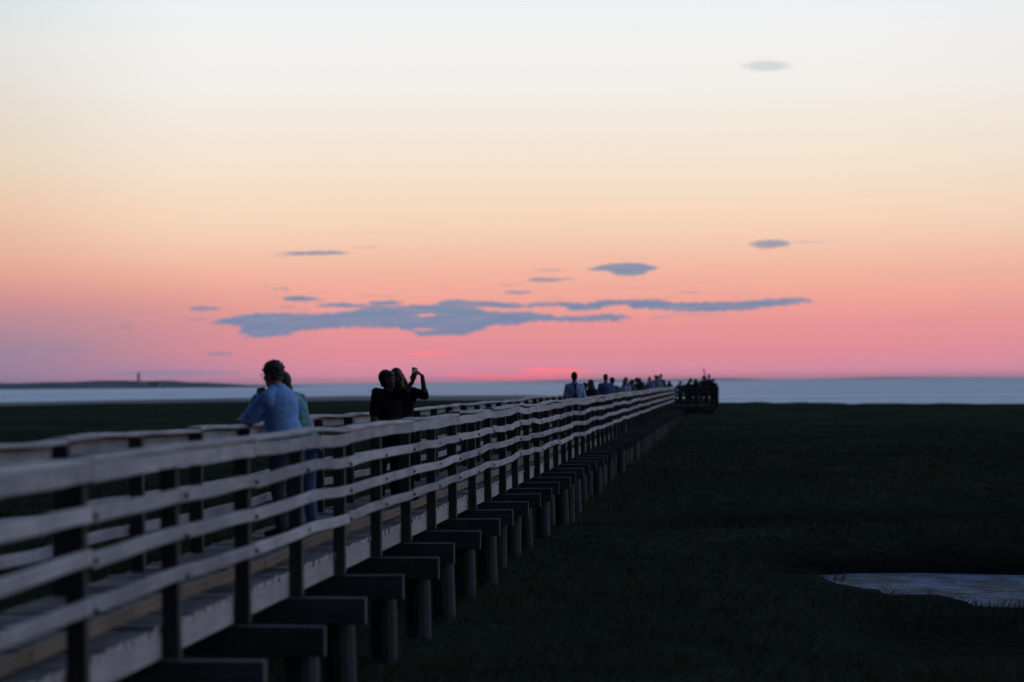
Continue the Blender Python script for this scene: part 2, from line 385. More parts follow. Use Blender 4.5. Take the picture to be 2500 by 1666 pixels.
m_w, nb, p = mat('sea_water')
g = nb.nt.nodes.new('ShaderNodeTexCoord').outputs['Object']
w1 = nb.noise(nb.mapping(g, (.16, .8, 1)), 1.0, 4, .6)
w2 = nb.noise(nb.mapping(g, (.006, .018, 1)), 1.0, 4, .6)
w3 = nb.noise(nb.mapping(g, (.0012, .022, 1)), 1.0, 5, .65)
nb.L.new(nb.mix(nb.remap(w3, .35, .66), (.13, .30, .48), (.42, .60, .82)), p.inputs['Base Color'])  # reflected sky put into the colour: bright blue with paler streaks
nb.L.new(nb.remap(w3, .38, .66, .60, .40), p.inputs['Roughness'])
p.inputs['IOR'].default_value = 1.33
bump(nb, p, w1, .55, .7)
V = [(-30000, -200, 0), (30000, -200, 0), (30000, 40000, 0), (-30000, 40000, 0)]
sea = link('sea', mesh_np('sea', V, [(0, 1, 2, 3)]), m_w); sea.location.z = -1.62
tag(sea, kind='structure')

m_c, nb, p = mat('creek_water')
g = nb.nt.nodes.new('ShaderNodeTexCoord').outputs['Object']
cn = nb.noise(nb.mapping(g, (1.1, .5, 1)), 1.5, 4, .6)
nb.L.new(nb.mix(nb.remap(cn, .35, .65), (.016, .032, .068), (.085, .15, .28)), p.inputs['Base Color']); p.inputs['Roughness'].default_value = .6; p.inputs['Specular IOR Level'].default_value = .09; p.inputs['IOR'].default_value = 1.33  # blue patches carry the sky's reflection in the base colour
bump(nb, p, nb.noise(nb.mapping(g, (1.2, 2.0, 1)), 2.0, 4, .6), 1.0, .35)
V, Fc = [], []
CW = [(-2.5, 31.5), (0, 27), (4, 25), (12, 24), (40, 24), (40, 40), (12, 40), (4, 40), (0, 38.5), (-2, 35)]
creek = link('creek_water', mesh_np('creek_water', [(x, y, -1.53) for x, y in CW], [tuple(range(len(CW)))]), m_c)
tag(creek, kind='structure')

m_m, nb, p = mat('wet_mud')
g = nb.nt.nodes.new('ShaderNodeTexCoord').outputs['Object']
n = nb.noise(nb.mapping(g, (.05, .3, 1)), 1.0, 5)
nb.L.new(nb.mix(n, (.05, .07, .105), (.09, .115, .155)), p.inputs['Base Color']); p.inputs['Roughness'].default_value = .85; p.inputs['Specular IOR Level'].default_value = .08
bump(nb, p, n, .6, .3)
MF = [(-400, 250), (-6, 280), (-9, 400), (-14, 425), (-24, 440), (-47, 545), (-92, 575), (-130, 480), (-160, 430), (-400, 400)]
tag(link('mud_flat', mesh_np('mud_flat', [(x, y, -1.585) for x, y in MF], [tuple(range(len(MF)))]), m_m), kind='structure')

# marsh grass: tufts of blades on the near marsh
def grass():
    n = 64000; K = 9
    u = rng.random(n); y = 9 + 131 * u ** 1.7
    x = rng.uniform(-.34, .17, n) * y + rng.uniform(-1.5, 1.5, n)
    z = ground(x, y)
    keep = z > -1.22 + .08 * rng.random(n)
    keep |= (x > .3) & (y > 27) & (y < 32.0) & (z > -1.50) & (rng.random(n) < .5)
    keep &= ~((x > .6) & (y < 28.5) & (y > 23.5) & (rng.random(n) < .4))
    keep &= rng.random(n) > np.clip((y - 95) / 45, 0, 1)
    keep &= ~((x < -2.75) & (x > -5.6) & (rng.random(n) < .55))
    x, y, z = x[keep], y[keep], z[keep]; n = len(x)
    V = np.zeros((n, K, 3, 3))
    hgt = (.09 + .10 * rng.random(n) + .12 * vnoise(x, y, 3.5, 21)) * (1 - .35 * np.clip((y - 50) / 80, 0, 1))
    hgt = np.maximum(hgt, .06)
    for k in range(K):
        a = rng.random(n) * 6.283; r = rng.random(n) * .20
        bx = x + r * np.cos(a); by = y + r * np.sin(a)
        wdt = .0018 + .00012 * y
        aa = rng.random(n) * 3.14
        lx = rng.normal(0, .10, n) + .06; ly = rng.normal(0, .10, n)
        V[:, k, 0] = np.stack([bx - wdt*np.cos(aa), by - wdt*np.sin(aa), z - .03], 1)
        V[:, k, 1] = np.stack([bx + wdt*np.cos(aa), by + wdt*np.sin(aa), z - .03], 1)
        V[:, k, 2] = np.stack([bx + lx, by + ly, z + hgt * (.6 + .4 * rng.random(n))], 1)
    V = V.reshape(-1, 3); Fn = len(V) // 3
    me = bpy.data.meshes.new('marsh_grass')
    me.vertices.add(len(V)); me.vertices.foreach_set('co', V.ravel().astype(np.float32))
    me.loops.add(len(V)); me.loops.foreach_set('vertex_index', np.arange(len(V), dtype=np.int32))
    me.polygons.add(Fn); me.polygons.foreach_set('loop_start', (np.arange(Fn) * 3).astype(np.int32)); me.polygons.foreach_set('loop_total', np.full(Fn, 3, np.int32))
    me.update(); me.validate()
    return me
m_gr, nb, p = mat('marsh_grass_blades')
g = nb.nt.nodes.new('ShaderNodeTexCoord').outputs['Object']
n = nb.noise(g, .5, 4); n2 = nb.noise(g, 9.0, 2)
c = nb.mix(nb.remap(n, .35, .65), (.050, .064, .045), (.074, .093, .055))
c = nb.mix(nb.remap(n2, .4, .7, 0, .6), c, (.062, .064, .046))
nb.L.new(c, p.inputs['Base Color']); p.inputs['Roughness'].default_value = .9; p.inputs['Specular IOR Level'].default_value = .05
tag(link('marsh_grass', grass(), m_gr), 'dark green salt marsh grass beside the boardwalk', 'grass', kind='stuff')

# ------------------------------------------------------------------ far land, wood and tower
def ridge(name, x0, x1, y0, dep, h, step, seed, base=-1.75, taper=(.15, .15)):
    n = int((x1 - x0) / step); V, Fc = [], []
    xsr = np.linspace(x0, x1, n)
    for j, (dy, hh) in enumerate([(0, 0), (.15, .55), (.35, .9), (.6, 1), (1, 0)]):
        for i, xx in enumerate(xsr):
            u = i / (n - 1); t = min(1, u / max(taper[0], .001)) * min(1, (1 - u) / max(taper[1], .001))
            nn = float(vnoise(np.array([xx]), np.array([j * 7.0]), step * 3, seed)[0]) + .6 * float(vnoise(np.array([xx]), np.array([j * 3.0]), step * 11, seed + 1)[0])
            V.append((xx, y0 + dy * dep + 8 * nn, base + max(0, hh * h * t ** .6 * (1 + .55 * nn))))
    for j in range(4):
        for i in range(n - 1):
            k = j * n + i; Fc.append((k, k + 1, k + n + 1, k + n))
    return mesh_np(name, V, Fc, True)
M_LAND = plain('far_scrub', (.14, .17, .20), 1, .02, 0)  # scrub lightened and blued, distance haze put into its colour
M_SHORE = plain('far_coast', (.26, .29, .36), 1, .002, 0)  # coast paled towards blue as well, haze painted into the colour
tag(link('headland', ridge('headland', -1100, -455, 2330, 420, 3.4, 12, 3, taper=(.02, .32)), M_LAND), kind='structure')
tag(link('distant_wood', ridge('distant_wood', -1080, -520, 2480, 240, 7.4, 9, 15, taper=(.02, .12)), M_LAND), 'low dark wooded strip along the far headland', 'woodland', kind='stuff')
tag(link('far_coast', ridge('far_coast', -1150, 200, 11000, 1500, 7, 60, 31, taper=(.2, .2)), M_SHORE), kind='structure')
tag(link('far_hill', ridge('far_hill', 350, 1500, 12500, 1500, 6, 90, 41, taper=(.4, .4)), M_SHORE), kind='structure')
def lathe(name, prof, n=20):
    V, Fc = [], []
    for r, z in prof:
        for k in range(n):
            a = 2 * math.pi * k / n; V.append((r * math.cos(a), r * math.sin(a), z))
    for i in range(len(prof) - 1):
        for k in range(n): Fc.append((i*n+k, i*n+(k+1) % n, (i+1)*n+(k+1) % n, (i+1)*n+k))
    Fc.append(tuple(range(n-1, -1, -1))); Fc.append(tuple(range((len(prof)-1)*n, len(prof)*n)))
    return mesh_np(name, V, Fc, False)
M_TOWER = plain('tower_render', (.40, .40, .45), .9, 1)
TX = (298 - 1685) / 5556 * 2450
tw = tag(empty('lighthouse', (TX, 2450, 1.0)), 'slim pale tower standing on the far headland at left', 'tower')
link('shaft', lathe('shaft', [(1.6, -2.5), (1.45, 4), (1.25, 11.0)]), M_TOWER, tw)
link('gallery', lathe('gallery', [(1.2, 11.0), (1.75, 11.25), (1.75, 11.6)]), M_TOWER, tw)
link('lantern', lathe('lantern', [(.95, 11.6), (.95, 13.0)]), M_TOWER, tw)
link('roof', lathe('roof', [(1.15, 13.0), (.5, 13.7), (.08, 14.4)]), M_TOWER, tw)
hs = tag(empty('keepers_house', (TX + 17, 2452, 1.0)), 'low house beside the slim tower on the headland', 'house')
V, Fc = [], []; box(V, Fc, -5, 5, -3, 3, -2.5, 2.6)
link('wall', mesh_np('house_wall', V, Fc), M_TOWER, hs)
V = [(-5.3,-3.4,2.6),(5.3,-3.4,2.6),(5.3,3.4,2.6),(-5.3,3.4,2.6),(-5.3,0,4.6),(5.3,0,4.6)]
link('roof', mesh_np('house_roof', V, [(0,1,5,4),(2,3,4,5),(0,4,3),(1,2,5),(0,3,2,1)]), M_LAND, hs)

# ------------------------------------------------------------------ boardwalk
S0, NB_, SP = 12.97 - 3 * 2.222, 62, 2.222
PY = [S0 + i * SP for i in range(NB_ + 1)]
YEND = PY[-1]
DK = -.05
bw = tag(empty('boardwalk', (0, 0, 0)), 'long straight timber boardwalk on piles crossing the marsh to the sea', 'boardwalk')
# heave of the old structure, shared by the rails of one side
def heave(seed, amp):
    r = random.Random(seed); n = NB_ + 2
    kn = [r.gauss(0, amp) for _ in range(n)]
    mid = [r.gauss(0, amp * .8) for _ in range(n)]
    lat = [r.gauss(0, amp * .5) for _ in range(n)]
    def f(y):
        t = max(0, min(NB_ - 1e-6, (y - S0) / SP)); i = int(t); u = t - i
        s = u * u * (3 - 2 * u)
        return (kn[i] * (1 - s) + kn[i+1] * s + mid[i] * math.sin(math.pi * u) * .5 + mid[i+1] * .25 * math.sin(2 * math.pi * u), lat[i] * (1 - s) + lat[i+1] * s + .6 * mid[i] * math.sin(2 * math.pi * u))
    return f
hN, hF = heave(4, .013), heave(9, .009)
# deck: cross boards with gaps (one mesh)
V, Fc = [], []; y = S0 - .1; r = random.Random(2)
while y < YEND + .1:
    w = .138 + r.random() * .006; dz = r.gauss(0, .004)
    x1 = -3.640 + r.gauss(0, .004); x0 = -5.0 + r.gauss(0, .01)
    box(V, Fc, x0, x1, y, y + w, DK - .042 + dz, DK + dz); y += w + .010 + r.random() * .006
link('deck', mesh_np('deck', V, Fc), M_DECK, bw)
def line(x, z, y0, y1, hv, n=9, own=None, kx=1.0, kz=1.0):
    P = []
    for i in range(n):
        y = y0 + (y1 - y0) * i / (n - 1); u = i / (n - 1)
        a, l = hv(y)
        q = own or (0, 0, 0)
        P.append(Vector((x + l * kx + q[1] * math.sin(math.pi * u), y, z + a * kz + q[0] * math.sin(math.pi * u) + q[2] * (u - .5) + (q[3] * math.sin(math.pi * q[4] * 2 * u) if len(q) > 3 else 0))))
    return P
flat = lambda y: (0, 0)
for i in range(0, NB_, 3):
    i2 = min(i + 3, NB_)
    for xj in (-3.665, -4.945):
        own = (r.gauss(0, .008), r.gauss(0, .006), 0)
        link('rim_joist', sweep('rim_joist', line(xj, DK - .044 - .083, PY[i] + .003, PY[i2] - .003, flat, 13, own), .04, .165), M_JOIST, bw)
    for xc in (-3.87,):
        own = (abs(r.gauss(0, .012)), r.gauss(0, .01), 0)
        link('curb', sweep('curb', line(xc, DK + .008 + .045, PY[i] + .01, PY[i2] - .01, flat, 13, own), .04, .085), M_CURB, bw)
npile = 0; PV, PF = [], []
for i, y in enumerate(PY):
    xe = -3.01 + r.gauss(0, .03); cz = DK - .213
    link('pile_cap', sweep('pile_cap', [Vector((-5.5 + r.gauss(0, .05), y + .02, cz - .115)), Vector((-4.2, y + .02, cz - .115)), Vector((xe, y + .02, cz - .115 + r.gauss(0, .008)))], .10, .22, Vector((0, 1, 0)), .008), M_BEAM, bw)
    for xp, nearside in ((-3.22, 1), (-5.25, 0)):
        gz = float(ground(np.array([xp]), np.array([y]))[0]) - .3
        rr = .115 + r.random() * .02; ph = r.random() * 6; x = xp + r.gauss(0, .03)
        zt = cz - .222; prof = [(rr * 1.06, gz), (rr * 1.03, gz + .45), (rr, zt - .02), (rr * .93, zt)]
        if y > YEND: continue
        if nearside or npile < 100 - (NB_ + 1):
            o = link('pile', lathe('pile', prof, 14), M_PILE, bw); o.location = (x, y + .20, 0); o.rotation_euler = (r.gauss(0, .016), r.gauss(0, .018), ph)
            if not nearside: npile += 1
        else:
            me = lathe('tmp', prof, 10); k = len(PV)
            PV += [(v.co.x + x, v.co.y + y + .2, v.co.z) for v in me.vertices]; PF += [tuple(q + k for q in p.vertices) for p in me.polygons]
            bpy.data.meshes.remove(me)
o = link('piles_far', mesh_np('piles_far', PV, PF), M_PILE, bw); o.name = 'pile_row'; tag(o, kind='stuff')

def railing(label, xr, sgn, hv, seed, bolts):
    """xr: outer face of the rails; sgn -1 when the posts stand on the -x side of the rails"""
    rt = tag(empty('railing', (0, 0, 0)), label, 'railing')
    r = random.Random(seed)
    xb = xr + sgn * .02          # centre of the rail boards
    xp = xr + sgn * .095         # centre of the posts
    for i, y in enumerate(PY):
        a, l = hv(y)
        me = sweep('post', [Vector((xp + l + r.gauss(0, .004), y + r.gauss(0, .01), DK - .20)), Vector((xp + l, y, .5)), Vector((xp + l + r.gauss(0, .006), y + r.gauss(0, .01), 1.046 + a))], .108, .09, Vector((1, 0, 0)), .006)
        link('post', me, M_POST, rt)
    step = None
    for zc, h, nm, mt in ((.772, .090, 'rail', M_RAIL), (.524, .088, 'rail', M_RAIL), (.270, .087, 'rail', M_RAIL), (1.000, .105, 'fascia_board', M_RAIL)):
        for i in range(-1, NB_, 2):
            i2 = min(i + 2, NB_); i = max(i, 0)
            own = (r.gauss(0, .008), r.gauss(0, .009), r.gauss(0, .014), r.gauss(0, .003), r.uniform(1, 3))
            lift = 0
            P = line(xb, zc, PY[i] + .007, PY[i2] - .007, hv, 17, own)
            rb = link(nm, sweep(nm, P, .038, h), mt, rt)
            if bolts and nm == 'rail':
                for j in range(i, i2):
                    if PY[j] > 62: break
                    a, l = hv(PY[j] + .02)
                    me = lathe('bolt', [(.020, 0), (.020, .006), (.012, .007), (.012, .018), (.007, .022)], 8)
                    bo = link('bolt', me, M_IRON, rb)
                    bo.rotation_euler = (0, math.pi / 2, 0); bo.location = (xr + l - .001, PY[j] + .03, zc + a - .008 + r.gauss(0, .006))
    for i in range(-1, NB_, 2):
        i2 = min(i + 2, NB_); i = max(i, 0)
        own = (r.gauss(0, .008), r.gauss(0, .010), r.gauss(0, .016), r.gauss(0, .0045), r.uniform(1, 3))
        P = line(xr + sgn * .068, 1.0735, PY[i] + .007, PY[i2] - .007, hv, 17, own)
        link('cap_board', sweep('cap_board', P, .150, .038, c=.009), M_CAPR, rt)
    return rt
railing('nearer grey weathered plank railing with bolted rails along the right side of the boardwalk', -3.50, -1, hN, 11, True)
railing('farther plank railing on the left side of the boardwalk that people lean on', -5.02, 1, hF, 12, False)

# end platform of the boardwalk
pf = tag(empty('viewing_platform', (0, 0, 0)), 'dark timber viewing platform at the seaward end of the boardwalk', 'platform')
Y0, Y1, XA, XB = YEND + .12, YEND + 6.6, -6.6, -1.0
V, Fc = [], []; x = XA
while x < XB - .05:
    box(V, Fc, x, x + .138, Y0, Y1, DK - .042, DK); x += .15
link('deck', mesh_np('platform_deck', V, Fc), M_DECK, pf)
V, Fc = [], []; box(V, Fc, XA, XB, Y0 + .02, Y0 + .06, DK - .24, DK - .044)
link('rim_joist', mesh_np('pj', V, Fc), M_POST, pf)
for x in (-6.2, -4.6, -2.9, -1.2):
    for y in (Y0 + .35, Y0 + 3.2, Y1 - .3):
        gz = float(ground(np.array([x]), np.array([y]))[0]) - .3
        o = link('pile', lathe('pile', [(.14, gz), (.125, DK - .05)], 12), M_PILE, pf); o.location = (x, y, 0)
pr = tag(empty('platform_railing', (0, 0, 0)), 'dark railing round the viewing platform at the far end', 'railing')
runs = [((-3.45, Y0 + .05), (XB, Y0 + .05)), ((XB, Y0 + .05), (XB, Y1)), ((XB, Y1), (XA, Y1)), ((XA, Y1), (XA, Y0 + .05)), ((XA, Y0 + .05), (-5.05, Y0 + .05))]
for (xa, ya), (xb, yb) in runs:
    L = math.hypot(xb - xa, yb - ya); n = max(1, round(L / 1.2)); d = Vector(((xb-xa)/L, (yb-ya)/L, 0)); sd = Vector((-d.y, d.x, 0))
    for k in range(n + 1):
        q = Vector((xa, ya, 0)) + d * (L * k / n)
        if k < n or (xa, ya) == runs[0][0] or (xa, ya) == runs[4][0]:
            link('post', sweep('post', [q + Vector((0, 0, DK - .2)), q + Vector((0, 0, 1.03))], .10, .10), M_POST, pr)
    for zc, h in ((.755, .16), (.53, .14), (.28, .14), (.985, .14), (.06, .12)):
        A = Vector((xa, ya, zc)) + d * .052; B = Vector((xb, yb, zc)) - d * .052
        off = sd * (-.07)
        link('rail', sweep('rail', [A + off, B + off], .036, h, sd), M_POST, pr)
    A = Vector((xa, ya, 1.056)) + d * .075; B = Vector((xb, yb, 1.056)) - d * .075
    link('cap_board', sweep('cap_board', [A, B], .15, .038, sd), M_POST, pr)
#PEOPLE
# ------------------------------------------------------------------ people
DEPS = None
def capsule(bm, a, b_, ra, rb, n=16):
    a, b_ = Vector(a), Vector(b_)
    d = b_ - a; L = d.length
    if L < 1e-5: d = Vector((0, 0, 1)); L = 1e-5
    rot = d.to_track_quat('Z', 'Y').to_matrix().to_4x4()
    rings = []
    for s, rr, base in ((-1, ra, a), (1, rb, b_)):
        seq = (math.pi/2, 1.05, .52, 0) if s < 0 else (0, .52, 1.05, math.pi/2)
        for t in seq:
            rings.append((base + d.normalized() * (s * rr * math.sin(t)), max(rr * math.cos(t), .0004)))
    prev = None; first = None
    for c, r in rings:
        cur = [bm.verts.new(c + rot.to_3x3() @ Vector((r * math.cos(2*math.pi*k/n), r * math.sin(2*math.pi*k/n), 0))) for k in range(n)]
        if prev:
            for k in range(n): bm.faces.new((prev[k], prev[(k+1) % n], cur[(k+1) % n], cur[k]))
        else: bm.faces.new(cur[::-1])
        prev = cur
    bm.faces.new(prev)
def ellipsoid(bm, c, ax, ay, az_, n=20, m=12):
    c = Vector(c); prev = None
    for i in range(m + 1):
        t = math.pi * (i / m) ; cz, sz = -math.cos(t), max(math.sin(t), .01)
        cur = [bm.verts.new(c + az_ * cz + (ax * math.cos(2*math.pi*k/n) + ay * math.sin(2*math.pi*k/n)) * sz) for k in range(n)]
        if prev:
            for k in range(n): bm.faces.new((prev[k], prev[(k+1) % n], cur[(k+1) % n], cur[k]))
        else: bm.faces.new(cur[::-1])
        prev = cur
    bm.faces.new(prev)
def loft(bm, rings, n=40):
    prev = None
    for c, A, B in rings:
        cur = [bm.verts.new(c + A * math.cos(2*math.pi*k/n) + B * math.sin(2*math.pi*k/n)) for k in range(n)]
        if prev:
            for k in range(n): bm.faces.new((prev[k], prev[(k+1) % n], cur[(k+1) % n], cur[k]))
        else: bm.faces.new(cur[::-1])
        prev = cur
    bm.faces.new(prev)
from mathutils import noise as mnoise
def folds(me, amp, sc=(6, 6, 11), off=0.0):
    ns = [v.normal.copy() for v in me.vertices]
    for v, n in zip(me.vertices, ns):
        q = V3((v.co.x * sc[0] + off, v.co.y * sc[1], v.co.z * sc[2] + 3 * v.co.x))
        f = mnoise.noise(q); g = 1 - abs(mnoise.noise(q * 1.7 + V3((5, 2, 1)))) * 2
        v.co += n * amp * (f + .8 * max(0, g - .35))
    return me
def remesh(bm, name, vox, sm=3):
    bmesh.ops.recalc_face_normals(bm, faces=bm.faces)
    me = bpy.data.meshes.new('raw'); bm.to_mesh(me); bm.free()
    o = bpy.data.objects.new('raw', me); COL.objects.link(o)
    md = o.modifiers.new('r', 'REMESH'); md.mode = 'VOXEL'; md.voxel_size = vox; md.use_smooth_shade = True
    if sm:
        s = o.modifiers.new('s', 'SMOOTH'); s.factor = .5; s.iterations = sm
    dg = bpy.context.evaluated_depsgraph_get()
    out = bpy.data.meshes.new_from_object(o.evaluated_get(dg), depsgraph=dg)
    bpy.data.objects.remove(o); bpy.data.meshes.remove(me)
    out.name = name
    for p in out.polygons: p.use_smooth = True
    return out
def ik(Sh, Wr, l1, l2, pole):
    d = Wr - Sh; L = min(d.length, (l1 + l2) * .995)
    dn = d.normalized(); a = (l1*l1 - l2*l2 + L*L) / (2*L); h = math.sqrt(max(l1*l1 - a*a, 0))
    pp = (pole - dn * pole.dot(dn)).normalized()
    return Sh + dn * a + pp * h, Sh + dn * L
V3 = Vector
UPV = Vector((0, 0, 1))
def skel(H=1.72, f=(0, 1), lean=0.0, side=0.0, headf=None, knee=0.0, spread=.10):
    """joints in the person's own frame: feet at the origin, facing f"""
    k = H / 1.75; f = V3((f[0], f[1], 0)).normalized(); r = f.cross(UPV)
    J = dict(k=k, f=f, r=r)
    t = (UPV + f * math.tan(lean) + r * math.tan(side)).normalized()
    J['pel'] = UPV * (.94 * k) - f * (.10 * math.sin(lean)) * k
    J['t'] = t
    J['chest'] = J['pel'] + t * .46 * k
    J['neck'] = J['pel'] + t * .535 * k + f * .01
    hd = (t + UPV * .6).normalized()
    J['head'] = J['neck'] + hd * .165 * k + f * .02 * k
    J['hf'] = (V3(headf).normalized() if headf else f)
    for s, n in ((-1, 'L'), (1, 'R')):
        J['s' + n] = J['chest'] + r * (s * .175 * k) - t * .015
        J['h' + n] = J['pel'] + r * (s * .085 * k) - UPV * .04 * k
        J['k' + n] = r * (s * (spread * .5 + .045)) * k + UPV * .50 * k + f * (.03 + knee) * k
        J['a' + n] = r * (s * spread) * k + UPV * .085 * k - f * .02
        J['ft' + n] = (f + r * s * .25).normalized()
        J['w' + n] = J['s' + n] - UPV * .548 * k + r * s * .035 + f * .05
        J['hd' + n] = -UPV * 1.0 + f * .15
        J['hn' + n] = -r * s
        J['curl' + n] = .35
    return J
def arms(J, pole=None):
    k = J['k']
    for s, n in ((-1, 'L'), (1, 'R')):
        if ('e' + n) not in J:
            pl = J.get('pole' + n) or (-J['f'] * .6 + J['r'] * s * .6 - UPV * .5)
            J['e' + n], J['w' + n] = ik(J['s' + n], J['w' + n], .30 * k, .265 * k, pl)
    return J
def torso_rings(J, g, inf=0.0, lo=-.10, hi=True):
    k = J['k']; t = J['t']; r = J['r']; f2 = (r.cross(t) * -1).normalized()
    if f2.dot(J['f']) < 0: f2 = -f2
    sh = (J['sR'] - J['sL']); rs = sh.normalized()
    P, N = J['pel'], J['neck']
    def q(u, w, d, off=0.0, ax=None):
        c = P.lerp(N, u) + f2 * off * k
        return (c, (ax or r) * (w * k + inf), f2 * (d * k + inf))
    R = [q(lo / .535, .150 * g, .108 * g), q(0, .168 * g, .122 * g), q(.16, .160 * g, .118 * g, .006), q(.32, .150 * g, .112 * g, .008),
         q(.5, .160 * g, .116 * g, 0), q(.66, .172 * g, .118 * g, -.008, rs), q(.80, .165 * (1 + (g-1)*.6), .104 * g, -.012, rs), q(.89, .125, .082, -.008, rs), q(.97, .068, .064, 0, rs)]
    if hi: R.append(q(1.06, .055, .057, .006))
    return R
def add_hand(bm, w, d, n, curl, s, k=1.0, thumb=1.0):
    d = d.normalized(); n = (n - d * n.dot(d)).normalized(); bx = d.cross(n) * s
    loft(bm, [(w - d*.01*k, bx*.026*k, n*.019*k), (w + d*.03*k, bx*.034*k, n*.017*k), (w + d*.07*k, bx*.041*k, n*.015*k), (w + d*.098*k, bx*.039*k, n*.012*k)], 12)
    for i, L in enumerate((.074, .083, .077, .060)):
        p = w + d * (.088 - .004 * abs(i - 1)) * k + bx * (.0305 - .0205 * i) * k
        a = 0.0; dr = d
        for j, fr in enumerate((.45, .31, .24)):
            a += curl * (1.0 if j else .8) * (1 + .12 * i)
            dr = d * math.cos(a) + n * math.sin(a) + bx * (.10 - .065 * i) * max(0, 1 - curl)
            q = p + dr.normalized() * L * fr * k
            capsule(bm, p, q, (.0098 - .0008 * j) * k, (.0092 - .0008 * j) * k, 7); p = q
    p = w + d * .022 * k + bx * .030 * k
    q = p + (d * .62 + bx * .62 + n * .35).normalized() * .045 * k
    capsule(bm, p, q, .0135 * k, .011 * k, 7)
    capsule(bm, q, q + (d * .85 + bx * .12 + n * (.3 + curl * .5)).normalized() * .034 * k, .0105 * k, .008 * k, 7)
def head_frame(J):
    hf = J['hf']; hu = (J.get('hu') or UPV); hu = (hu - hf * hu.dot(hf)).normalized()
    return hf, hu, hf.cross(hu)
def add_head(bm, J):
    k = J['k'] ** .5; c = J['head']; hf, hu, hr = head_frame(J)
    ellipsoid(bm, c + hu*.024*k - hf*.012*k, hr*.076*k, hf*.096*k, hu*.100*k, 16, 12)
    ellipsoid(bm, c - hu*.052*k + hf*.026*k, hr*.057*k, hf*.064*k, hu*.068*k, 14, 10)
    ellipsoid(bm, c - hu*.098*k + hf*.066*k, hr*.022*k, hf*.020*k, hu*.018*k)
    capsule(bm, c + hf*.082*k + hu*.012*k, c + hf*.106*k - hu*.026*k, .009*k, .014*k, 8)
    capsule(bm, c + hf*.080*k + hu*.030*k + hr*.03*k, c + hf*.080*k + hu*.030*k - hr*.03*k, .013*k, .013*k, 8)
    ellipsoid(bm, c + hf*.082*k - hu*.057*k, hr*.024*k, hf*.012*k, hu*.012*k)
    for s in (-1, 1):
        ellipsoid(bm, c + hr*s*.078*k - hf*.008*k - hu*.004*k, hr*.010*k, hf*.019*k + hr*s*.008, hu*.031*k, 10, 8)
        ellipsoid(bm, c + hr*s*.036*k + hf*.062*k - hu*.026*k, hr*.025*k, hf*.024*k, hu*.024*k)
    capsule(bm, J['neck'] - J['t'] * .02, c - hu*.05*k - hf*.02*k, .060*k, .054*k, 12)
def body_mesh(J, g, vox):
    k = J['k']; bm = bmesh.new()
    loft(bm, torso_rings(J, g))
    add_head(bm, J)
    for s, n in ((-1, 'L'), (1, 'R')):
        ellipsoid(bm, J['s'+n], J['r']*.058*k, J['f']*.058*k, UPV*.058*k)
        capsule(bm, J['neck'] - J['t']*.045*k, J['s'+n] + J['t']*.004, .052*k, .048*k)
        capsule(bm, J['s'+n], J['e'+n], .050*k*g**.5, .040*k*g**.5); capsule(bm, J['e'+n], J['w'+n], .040*k, .027*k)
        m_ = J['e'+n].lerp(J['w'+n], .3); ellipsoid(bm, m_, J['r']*.043*k, J['f']*.043*k, UPV*.05*k)
        add_hand(bm, J['w'+n], J['hd'+n], J['hn'+n], J['curl'+n], s, k)
        capsule(bm, J['h'+n], J['k'+n], .084*k*g**.5, .054*k); capsule(bm, J['k'+n], J['a'+n], .052*k, .036*k)
        cf = J['k'+n].lerp(J['a'+n], .28) - J['f']*.015*k; ellipsoid(bm, cf, J['r']*.052*k, J['f']*.056*k, UPV*.11*k)
        a = J['a'+n]; heel = V3((a.x, a.y, .035*k)) - J['ft'+n]*.05*k
        capsule(bm, heel, heel + J['ft'+n]*.20*k, .034*k, .028*k)
    return remesh(bm, 'person_body', vox)
def shirt_mesh(J, g, vox, sleeve, inf, hem=-.10, collar=True):
    k = J['k']; bm = bmesh.new()
    R = torso_rings(J, g, inf, hem, False)
    if not collar: R = R[:-1]
    else: R[-1] = (R[-1][0] + J['t'] * .012, R[-1][1] * .98, R[-1][2] * .98)
    loft(bm, R)
    for s, n in ((-1, 'L'), (1, 'R')):
        ellipsoid(bm, J['s'+n], J['r']*(.056*k+inf), J['f']*(.056*k+inf), UPV*(.056*k+inf))
        if sleeve > .3: capsule(bm, J['neck'] - J['t']*.050*k, J['s'+n] + J['t']*.004, .050*k + inf, .050*k + inf)
        lo_ = J['pel'].lerp(J['chest'], .62)
        capsule(bm, J['s'+n] - J['t']*.03, lo_ + J['r'] * (.085 if n == 'R' else -.085) * k, .058*k + inf, .07*k + inf)
        a, e, w = J['s'+n], J['e'+n], J['w'+n]
        if sleeve <= 1: capsule(bm, a, a.lerp(e, sleeve), .053*k*g**.5 + inf, .050*k*g**.5 + inf * 1.3)
        else:
            capsule(bm, a, e, .052*k*g**.5 + inf, .044*k*g**.5 + inf)
            capsule(bm, e, e.lerp(w, sleeve - 1), .044*k*g**.5 + inf, .033*k + inf)
    return remesh(bm, 'shirt', vox)
def trouser_mesh(J, g, vox, inf, length=1.0):
    k = J['k']; bm = bmesh.new()
    R = torso_rings(J, g, inf * .7, -.12, False)[:3]
    loft(bm, R)
    for s, n in ((-1, 'L'), (1, 'R')):
        capsule(bm, J['h'+n], J['k'+n], .088*k*g**.5 + inf, .058*k + inf)
        capsule(bm, J['k'+n], J['k'+n].lerp(J['a'+n], length), .060*k + inf, .046*k + inf)
    return remesh(bm, 'trousers', vox)
